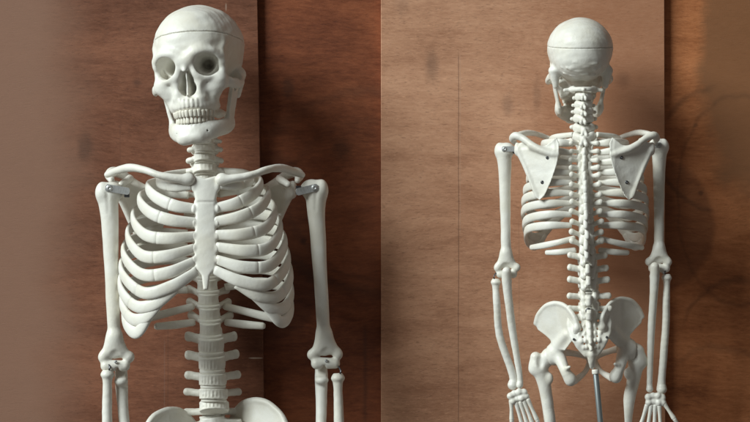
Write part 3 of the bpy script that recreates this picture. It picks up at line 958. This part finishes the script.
def build_hand(root, wrist, ang, z, spread, side):
    """wrist (x,y), ang = direction of the middle finger from straight down (+ = to the right); side = +1 thumb to the right"""
    ca, sa = math.cos(ang), math.sin(ang)
    def W(u, v, dz=0.0): return (wrist[0] + u * ca + v * sa, wrist[1] + v * ca - u * sa, z + dz)
    cells = [(-9, 4), (-3, 2), (4, 2.5), (10, 4), (-10, 11), (-4, 11), (2.5, 10.5), (9, 11.5)]
    P = np.array([W(u, v) for u, v in cells])
    f = Field(P.min(0) - 10, P.max(0) + 10, .7)
    for i, (u, v) in enumerate(cells):
        f.ell(W(u, v, (-1) ** i * .8), (4.9, 5.1, 4.6), 2.2)
    V, Q = f.noise(.3, .4, 3).mesh(1)
    hand = obj('hand', mk_mesh('hand', V, Q, BONE), root)
    tag(hand, None, None)
    fingers = [(-1, -11.5, .27, 30, (18, 12, 9)), (-.5, -5.8, .12, 33, (22, 14, 10)), (0, -.4, 0, 36, (25, 16, 11)), (.5, 5.2, -.10, 37, (23, 14, 10))]
    rows = [(u, 16, a, L, ph, 3.1) for (_, u, a, L, ph) in fingers] + [(11, 11, -.62, 26, (18, 13), 3.2)]
    for (u, v, a, L, ph, r) in rows:
        u *= side; a = a * side * spread
        du, dv = -math.sin(a), math.cos(a)
        p = (u, v); zz = 0
        for q, ln in enumerate((L,) + ph):
            e = (p[0] + du * (ln - 1.6), p[1] + dv * (ln - 1.6))
            z2 = zz + (1.5, 3, 5, 6)[q] * (ln / 20)
            rr = r * (1, .86, .75, .62)[q]
            A, B = W(p[0], p[1], zz), W(e[0], e[1], z2)
            M = tuple((A[i] + B[i]) / 2 for i in range(3))
            me = bone_path_mesh('finger_bone', [A, M, B], [rr * 1.1, rr * .80, rr * 1.05], seed=q + 2, noise=.12, res=.7)
            obj('metacarpal' if q == 0 else 'phalanx', me, hand)
            p = (p[0] + du * (ln + .8), p[1] + dv * (ln + .8)); zz = z2
    return hand

# ------------------------------------------------------------------ pelvis and legs (centred on x = 0, drawing heights)
def hip_mesh(s):
    f = Field((min(-2, s * 84) - 2, 392, -84), (max(2, s * 84) + 2, 512, 40), 1.0)
    def zf(u, v):
        x = np.abs(u)
        return -62 + np.maximum(x - 18, 0) * 1.15 - np.maximum(x - 46, 0) * .40 + (v - 430) * .22
    pts = [(18, 430), (22, 416), (32, 402), (46, 396.5), (60, 400), (71, 411), (76, 424), (73, 433), (64, 440), (57, 447), (52, 458), (38, 462), (32, 455), (26, 447), (19, 444)]
    pts = [(s * x, y) for (x, y) in pts]
    f.poly(pts, zf, lambda u, v, d: 2.3 + 1.5 * np.exp(-np.abs(d) / 2.5), 1, rnd=1)
    z_ = lambda x, y: float(zf(np.array(float(x)), np.array(float(y))))
    crest = [(18, 432), (22, 416), (32, 402), (46, 397), (60, 400.5), (71, 412), (75, 424)]
    f.path([(s * x, y, z_(x, y)) for x, y in crest], [4.2, 3.2, 3, 3, 3, 3, 3.6], 2)
    f.path([(s * 20, 432, z_(20, 432) - 3), (s * 24, 446, z_(24, 446) - 1)], [5, 4], 4)       # sacro-iliac mass
    f.path([(s * 34, 440, z_(34, 440)), (s * 45, 456, -22), (s * 50, 466, -14)], [5, 8, 12], 6)   # body towards the socket
    f.ell((s * 52, 468, -12), (15, 15, 15), 5)
    f.ell((s * 64, 470, -8), (13, 12.5, 12.5), 1.5, 'sub')                                     # socket
    f.path([(s * 45, 474, -22), (s * 39, 490, -34), (s * 33, 503, -32)], [8.5, 7, 7.5], 4)       # ischium
    f.ell((s * 33, 501, -33), (8, 9, 8), 3)
    f.path([(s * 37, 486, -40), (s * 33, 484, -44)], [3, 2], 3)                              # ischial spine
    f.path([(s * 44, 466, 0), (s * 28, 470, 18), (s * 10, 476, 28), (s * 4, 482, 28)], [6, 4.3, 4.6, 5.4], 3)  # upper pubic ramus
    f.path([(s * 5, 484, 27), (s * 14, 497, 12), (s * 28, 505, -18)], [5, 3.6, 5], 3)           # lower ramus
    f.noise(.4, .12, 5)
    V, Q = f.mesh(1)
    return mk_mesh('hip_bone', V, Q, BONE)
ME_HIP = {s: hip_mesh(s) for s in SIDES}

def sacrum_mesh():
    f = Field((-36, 408, -90), (36, 492, -20), .85)
    zf = lambda u, v: -48 - (v - 416) * .42 + np.maximum(v - 450, 0) * .55 + .004 * u * u
    f.poly([(-29, 415), (-31, 427), (-28, 442), (-19, 459), (-9, 471), (9, 471), (19, 459), (28, 442), (31, 427), (29, 415), (12, 413), (-12, 413)], zf,
           lambda u, v, d: np.clip(8 - (v - 414) * .09, 3, 9), 2, rnd=2.5)
    z_ = lambda y: -48 - (y - 416) * .42 + max(y - 450, 0) * .55
    f.path([(0, 468, z_(468)), (0, 478, z_(478) + 3), (0, 486, z_(486) + 8)], [6, 5, 3], 2.5)
    f.poly([(12 * math.cos(a), -44 + 9 * math.sin(a)) for a in np.linspace(0, 2 * PI, 20)[:-1]], lambda u, v: 414 + 0 * u, 4, 2, axes=(0, 2, 1), rnd=1)
    # median crest with knobs, side crests
    for i, y in enumerate((419, 429, 439, 449, 458)):
        z = z_(y) - np.clip(8 - (y - 414) * .09, 3, 9)
        f.cap((0, y - 2.5, z - 1), (0, y + 3, z - 4.5), 3.0, 2.6, 2)
        for s in SIDES:
            f.ell((s * (8.5 - i * .7), y, z + .5), (2.0, 3, 3), 2)
            f.ell((s * (19 - i * 2.4), y, z + 1.5), (2.6, 3.4, 3), 2)
            if i: f.cap((s * (13.5 - i * 1.3), y - 5, z - 6), (s * (13.5 - i * 1.3), y - 5, z + 26), 1.9 - .12 * i, 1.8 - .12 * i, 1, 'sub')
    for s in SIDES:
        f.path([(s * 8, 416, z_(416) - 7), (s * 10, 409.5, z_(412) - 5)], [3.4, 3.0], 2)
    f.ell((0, 411.5, z_(414) - 13), (5, 5, 6), 1, 'sub')
    f.noise(.4, .3, 12)
    V, Q = f.mesh(1)
    return mk_mesh('sacrum', V, Q, BONE)
ME_SACRUM = sacrum_mesh()

def femur_mesh(s, knee_dx, troch=(73, 472)):
    f = Field((min(s * 40, s * 98), 450, -34), (max(s * 40, s * 98), 700, 26), 1.0)
    tx, ty = troch
    f.ell((s * 59, 470, -8), (11.5, 11.5, 11.5), 2)
    f.path([(s * 60, 471, -8), (s * tx, ty + 10, -8)], [8.5, 10], 5)
    f.path([(s * (tx + 5), ty - 4, -11), (s * (tx + 7), ty + 12, -9)], [7.5, 9], 4)
    f.path([(s * (tx + 3), ty + 8, -8), (s * (tx - 4), ty + 34, -6), (s * (tx - 5 + knee_dx * .4), 560, -2), (s * (tx - 6 + knee_dx), 690, -4)], [11.5, 9.0, 7.8, 7.6], 4)
    f.ell((s * (tx - 12), ty + 26, -11), (5, 7, 5), 5)
    f.ell((s * (tx - 1), ty + 3, -22), (5, 9, 6), 3, 'sub')
    f.noise(.4, .12, 9)
    V, Q = f.mesh(1)
    return mk_mesh('femur', V, Q, BONE)

def cyl_mesh(name, r, y0, y1, mat, seg=24):
    V, F = lathe([(r * .9, y0), (r, y0 + .4), (r, y1 - .4), (r * .9, y1)], seg)
    return mk_mesh(name, V, F, mat)

# ------------------------------------------------------------------ assembling a skeleton
def skeleton(label, loc, scale, yaw, cfg):
    root = bpy.data.objects.new('anatomical_skeleton', None); COL.objects.link(root)
    root.empty_display_size = 10
    tag(root, label, 'skeleton', 'model skeletons in front of the plywood')
    root.location = loc; root.scale = (scale,) * 3; root.rotation_euler = (0, 0, yaw)
    cx = cfg['cx']
    build_skull(root, *cfg['skull'])
    build_spine(root, cfg['spine'], cx)
    build_ribs(root, cx, cfg.get('ribroll', (0, 0)), cfg.get('tip', 0))
    st_ = obj('sternum', ME_STERNUM, root, (cx(230), 0, 0))
    if cfg.get('tip'): st_.matrix_local = tipm(cfg['tip']) @ Matrix.Translation((cx(230), 0, 0))
    for s in SIDES:
        cl = obj('clavicle', ME_CLAV[s], root, (cx(180), -3 if cfg.get('tip') else 0, 0))
        sc = obj('scapula', ME_SCAP[s], root, (cx(200), 0, cfg.get('scap_dz', 0)))
        for (x, y) in ((49, 201), (56, 234)):
            zz = -75 + max(x - 40, 0) * .42 + ((x - 40) / 28) ** 2 * .8
            o = obj('screw', ME_SCREW, sc, (s * x, y, zz - 1.4), (0, 0, PI))
        a = cfg['arm'][s]
        hm = obj('humerus', humerus_mesh(s, a['head'], a['elbow'], a['z'][0], a['z'][1]), root)
        # steel shoulder strap from the shoulder blade into the humerus head, with its bolt
        hx, hy = a['head']; bx = a['strap']
        L = abs(bx - hx) / 2 + 3
        st = obj('shoulder_strap', box_mesh('shoulder_strap', L, 3.7, .9, STEEL, 2.4), root,
                 ((bx + hx) / 2 , hy + a.get('strap_dy', 1), a['z'][0] + (10.2 if a.get('face', 1) > 0 else 12) * a.get('face', 1)), (0, a.get('strap_rot', 0) , 0))
        obj('bolt', ME_BOLT, st, ((hx - bx) / 2 * .9, 0, .9 * a.get('face', 1)), (0, 0, 0 if a.get('face', 1) > 0 else PI))
        obj('strap_clamp', box_mesh('strap_clamp', 2.6, 4.4, 5.0, DARKSTEEL, .8), root, (bx, hy + 2 + a.get('clamp_dy', 0), a['z'][0] + 4.5 * a.get('face', 1)))
        obj('ulna', ulna_mesh(*a['ulna'], *a['uz']), root)
        obj('radius', radius_mesh(*a['radius'], *a['rz']), root)
        ex, ey = a['elbow']
        obj('bolt', ME_BOLT, hm, (a['pin'][0], a['pin'][1], a['z'][1] + 7 * a.get('face', 1)), (0, 0, 0 if a.get('face', 1) > 0 else PI), (.5, 1, .5))
        fc = a.get('face', 1); rx, ry = a['radius'][0]
        wv = sweep([(rx, ry - 12, a['z'][1] + 2 * fc), (rx + 2.5, ry - 7, a['rz'][0] + 4 * fc), (rx + 1.5, ry - 3, a['rz'][0] + 3 * fc), (rx, ry + 1, a['rz'][0])],
                   [(.9, .9)] * 4, 5, 10)
        obj('elbow_wire', mk_mesh('elbow_wire', *wv, DARKSTEEL), hm)
        if 'hand' in a: build_hand(root, *a['hand'])
    # pelvis group leans a little as one
    px, py, roll, pyaw = cfg['pelvis']
    def pobj(name, me, extra=(0, 0, 0)):
        # rotate about the lumbosacral point (0, 412, -45)
        pv = Vector((0, 45, -412))
        M = Matrix.Translation(Vector((px, 0, -py))) @ Matrix.Translation(pv) @ Matrix.Rotation(roll, 4, 'Y') @ Matrix.Rotation(pyaw, 4, 'Z') @ Matrix.Translation(-pv)
        o = bpy.data.objects.new(name, me); COL.objects.link(o); o.parent = root
        o.matrix_local = M @ Matrix.Translation(Vector((extra[0], -extra[2], -extra[1])))
        return o
    sa = pobj('sacrum', ME_SACRUM)
    obj('bolt', ME_NUT, sa, (0, 409, -70), (0, 0, PI), (1.3, 1.3, 1.3))
    for s in SIDES: obj('pin', ME_NUT, sa, (s * 22, 446, -66), (0, 0, PI), (.55, .8, .55))
    for s in SIDES:
        pobj('hip_bone', ME_HIP[s], (-s * 2.5, 0, 0))
        if cfg.get('legs'):
            kx, tr = cfg['legs'][s]
            pobj('femur', femur_mesh(s, kx, tr), (-s * 2, 0, 0))
    return root

# ---- the skeleton facing the viewer
def cxL(y): return float(np.interp(y, [100, 200, 260, 320, 412], [-2, -2, -1.2, 3, 7.5])) 
YL = [112, 122, 131, 139, 147, 157, 168] + [180, 191, 203, 216, 229, 243, 257, 271.5, 286, 300.5, 315, 330] + [346.5, 364.5, 381.5, 396.5, 410]
# x measured from the skeleton's centre line (picture x = 207)
def LA(x): return x - 207
armL = {
    -1: dict(head=(LA(108.5), 191), elbow=(LA(115.5), 369.5), z=(-18, -16), strap=LA(127), strap_dy=-1.5, strap_rot=math.radians(10),
             pin=(LA(116), 362),
             ulna=((LA(121), 369), (LA(126), 450), (LA(122), 528)), uz=(-18, -8), radius=((LA(107.5), 374), (LA(107), 450), (LA(102), 528)), rz=(-12, -4)),
    1: dict(head=(LA(316), 188), elbow=(LA(327), 368), z=(-18, -16), strap=LA(299), strap_dy=1.5, strap_rot=math.radians(-14),
            pin=(LA(327), 362),
            ulna=((LA(323), 369), (LA(322), 450), (LA(327), 528)), uz=(-18, -8), radius=((LA(339), 379), (LA(341), 450), (LA(348), 528)), rz=(-12, -4)),
}
sc0 = (2250 - 100) / 2250.0
yawL = math.radians(4.6)
rootL = skeleton('ivory plastic skeleton facing the viewer, skull and teeth to the front, against the brown board',
    (wx(375 + (207 - 375) * sc0), -100 * S, 0), S * sc0, yawL, dict(
    cx=cxL, ribroll=(0, -math.radians(8)), skull=((-8, 64.5, -16), -math.radians(16), -math.radians(5)), spine=YL, arm=armL,
    pelvis=(6, 11, -math.radians(6), 0), legs={-1: (4, (73, 472)), 1: (4, (73, 472))}))
# drawing heights are measured from the picture centre
rootL.location.z = 211 * S * sc0 + 0

# ---- the smaller skeleton seen from behind
k = .73
def cxR(y): return float(np.interp(y, [100, 180, 260, 320, 412], [1, 0, -2, -4, -8]))
YR = [108, 118, 128, 137, 146, 156, 167] + [178, 189.5, 201.5, 214, 227, 240, 253.5, 267, 281, 295, 309, 323.5] + [339, 355, 371, 387, 402]
# picture (px, py) -> drawing coordinates of the turned skeleton
def RX(x): return -(x - 584) / k
def RY(y): return 8 + (y - 18) / k
def RP(x, y): return (RX(x), RY(y))
armR = {
    1: dict(head=RP(505, 149.5), elbow=RP(507, 276), z=(-22, -20), strap=RX(516), strap_dy=0, strap_rot=0, face=-1, pin=RP(506, 269),
            ulna=(RP(507.5, 271), RP(513, 330), RP(520, 385)), uz=(-24, -10), radius=(RP(496.5, 281.5), RP(500, 335), RP(513, 385)), rz=(-20, -6),
            hand=(RP(517, 391), math.radians(-17), -12, .45, 1)),
    -1: dict(head=RP(658, 146), elbow=RP(658, 270), z=(-22, -20), strap=RX(647), strap_dy=0, strap_rot=0, face=-1, pin=RP(662, 272),
             ulna=(RP(653.5, 266), RP(650.5, 330), RP(649, 388)), uz=(-24, -10), radius=(RP(665.5, 276.5), RP(664.5, 330), RP(661, 388)), rz=(-20, -6),
             hand=(RP(655, 393), math.radians(2), -12, 1.0, -1)),
}
sc1 = (2250 - 70) / 2250.0
rootR = skeleton('smaller ivory skeleton turned back to front, shoulder blades and spine showing, against the pale board',
    (wx(375 + (584 - 375) * sc1), -70 * S, 0), S * sc1 * k, PI - math.radians(5.3), dict(
    cx=cxR, tip=math.radians(-5), skull=((6, 70.5, -14), -math.radians(-5), math.radians(0)), spine=YR, arm=armR, scap_dz=-8,
    pelvis=(-6, -3, math.radians(4.0), 0), legs={1: (-7, (73, 474)), -1: (-30, (61, 474))}))
rootR.location.z = ((211 - 18) + 8 * k) * S * sc1

# support rods: each stands behind / under its skeleton and runs down to a round foot below the picture
def stand(label, x, y, ztop, zbot, r, lean):
    o = bpy.data.objects.new('stand_rod', None); COL.objects.link(o)
    o.location = (x, y, zbot)
    o.rotation_euler = (0, lean, 0)
    tag(o, label, 'stand rod')
    V, F = lathe([(r * .9, 0), (r, r * .2), (r, ztop - zbot - r * .2), (r * .9, ztop - zbot)], 24)
    V = np.column_stack([V[:, 0], V[:, 2], V[:, 1]])
    p = bpy.data.objects.new('pole', mk_mesh('pole', V, F, RODMAT, conv=False)); COL.objects.link(p); p.parent = o
    V, F = lathe([(r * 1.25, ztop - zbot - .006), (r * 1.3, ztop - zbot - .005), (r * 1.3, ztop - zbot - .001), (r * 1.2, ztop - zbot + .001)], 24)
    V = np.column_stack([V[:, 0], V[:, 2], V[:, 1]])
    c = bpy.data.objects.new('collar', mk_mesh('collar', V, F, BONE, conv=False)); COL.objects.link(c); c.parent = o
    return o
stand('blue-grey steel rod rising into the base of the back-turned skeleton\'s spine', wx(375 + (602.5 - 375) * sc1), -70 * S - 48 * S * k * -1 * -1, wz(362), wz(470), 2.7 * S, -math.radians(5.5))
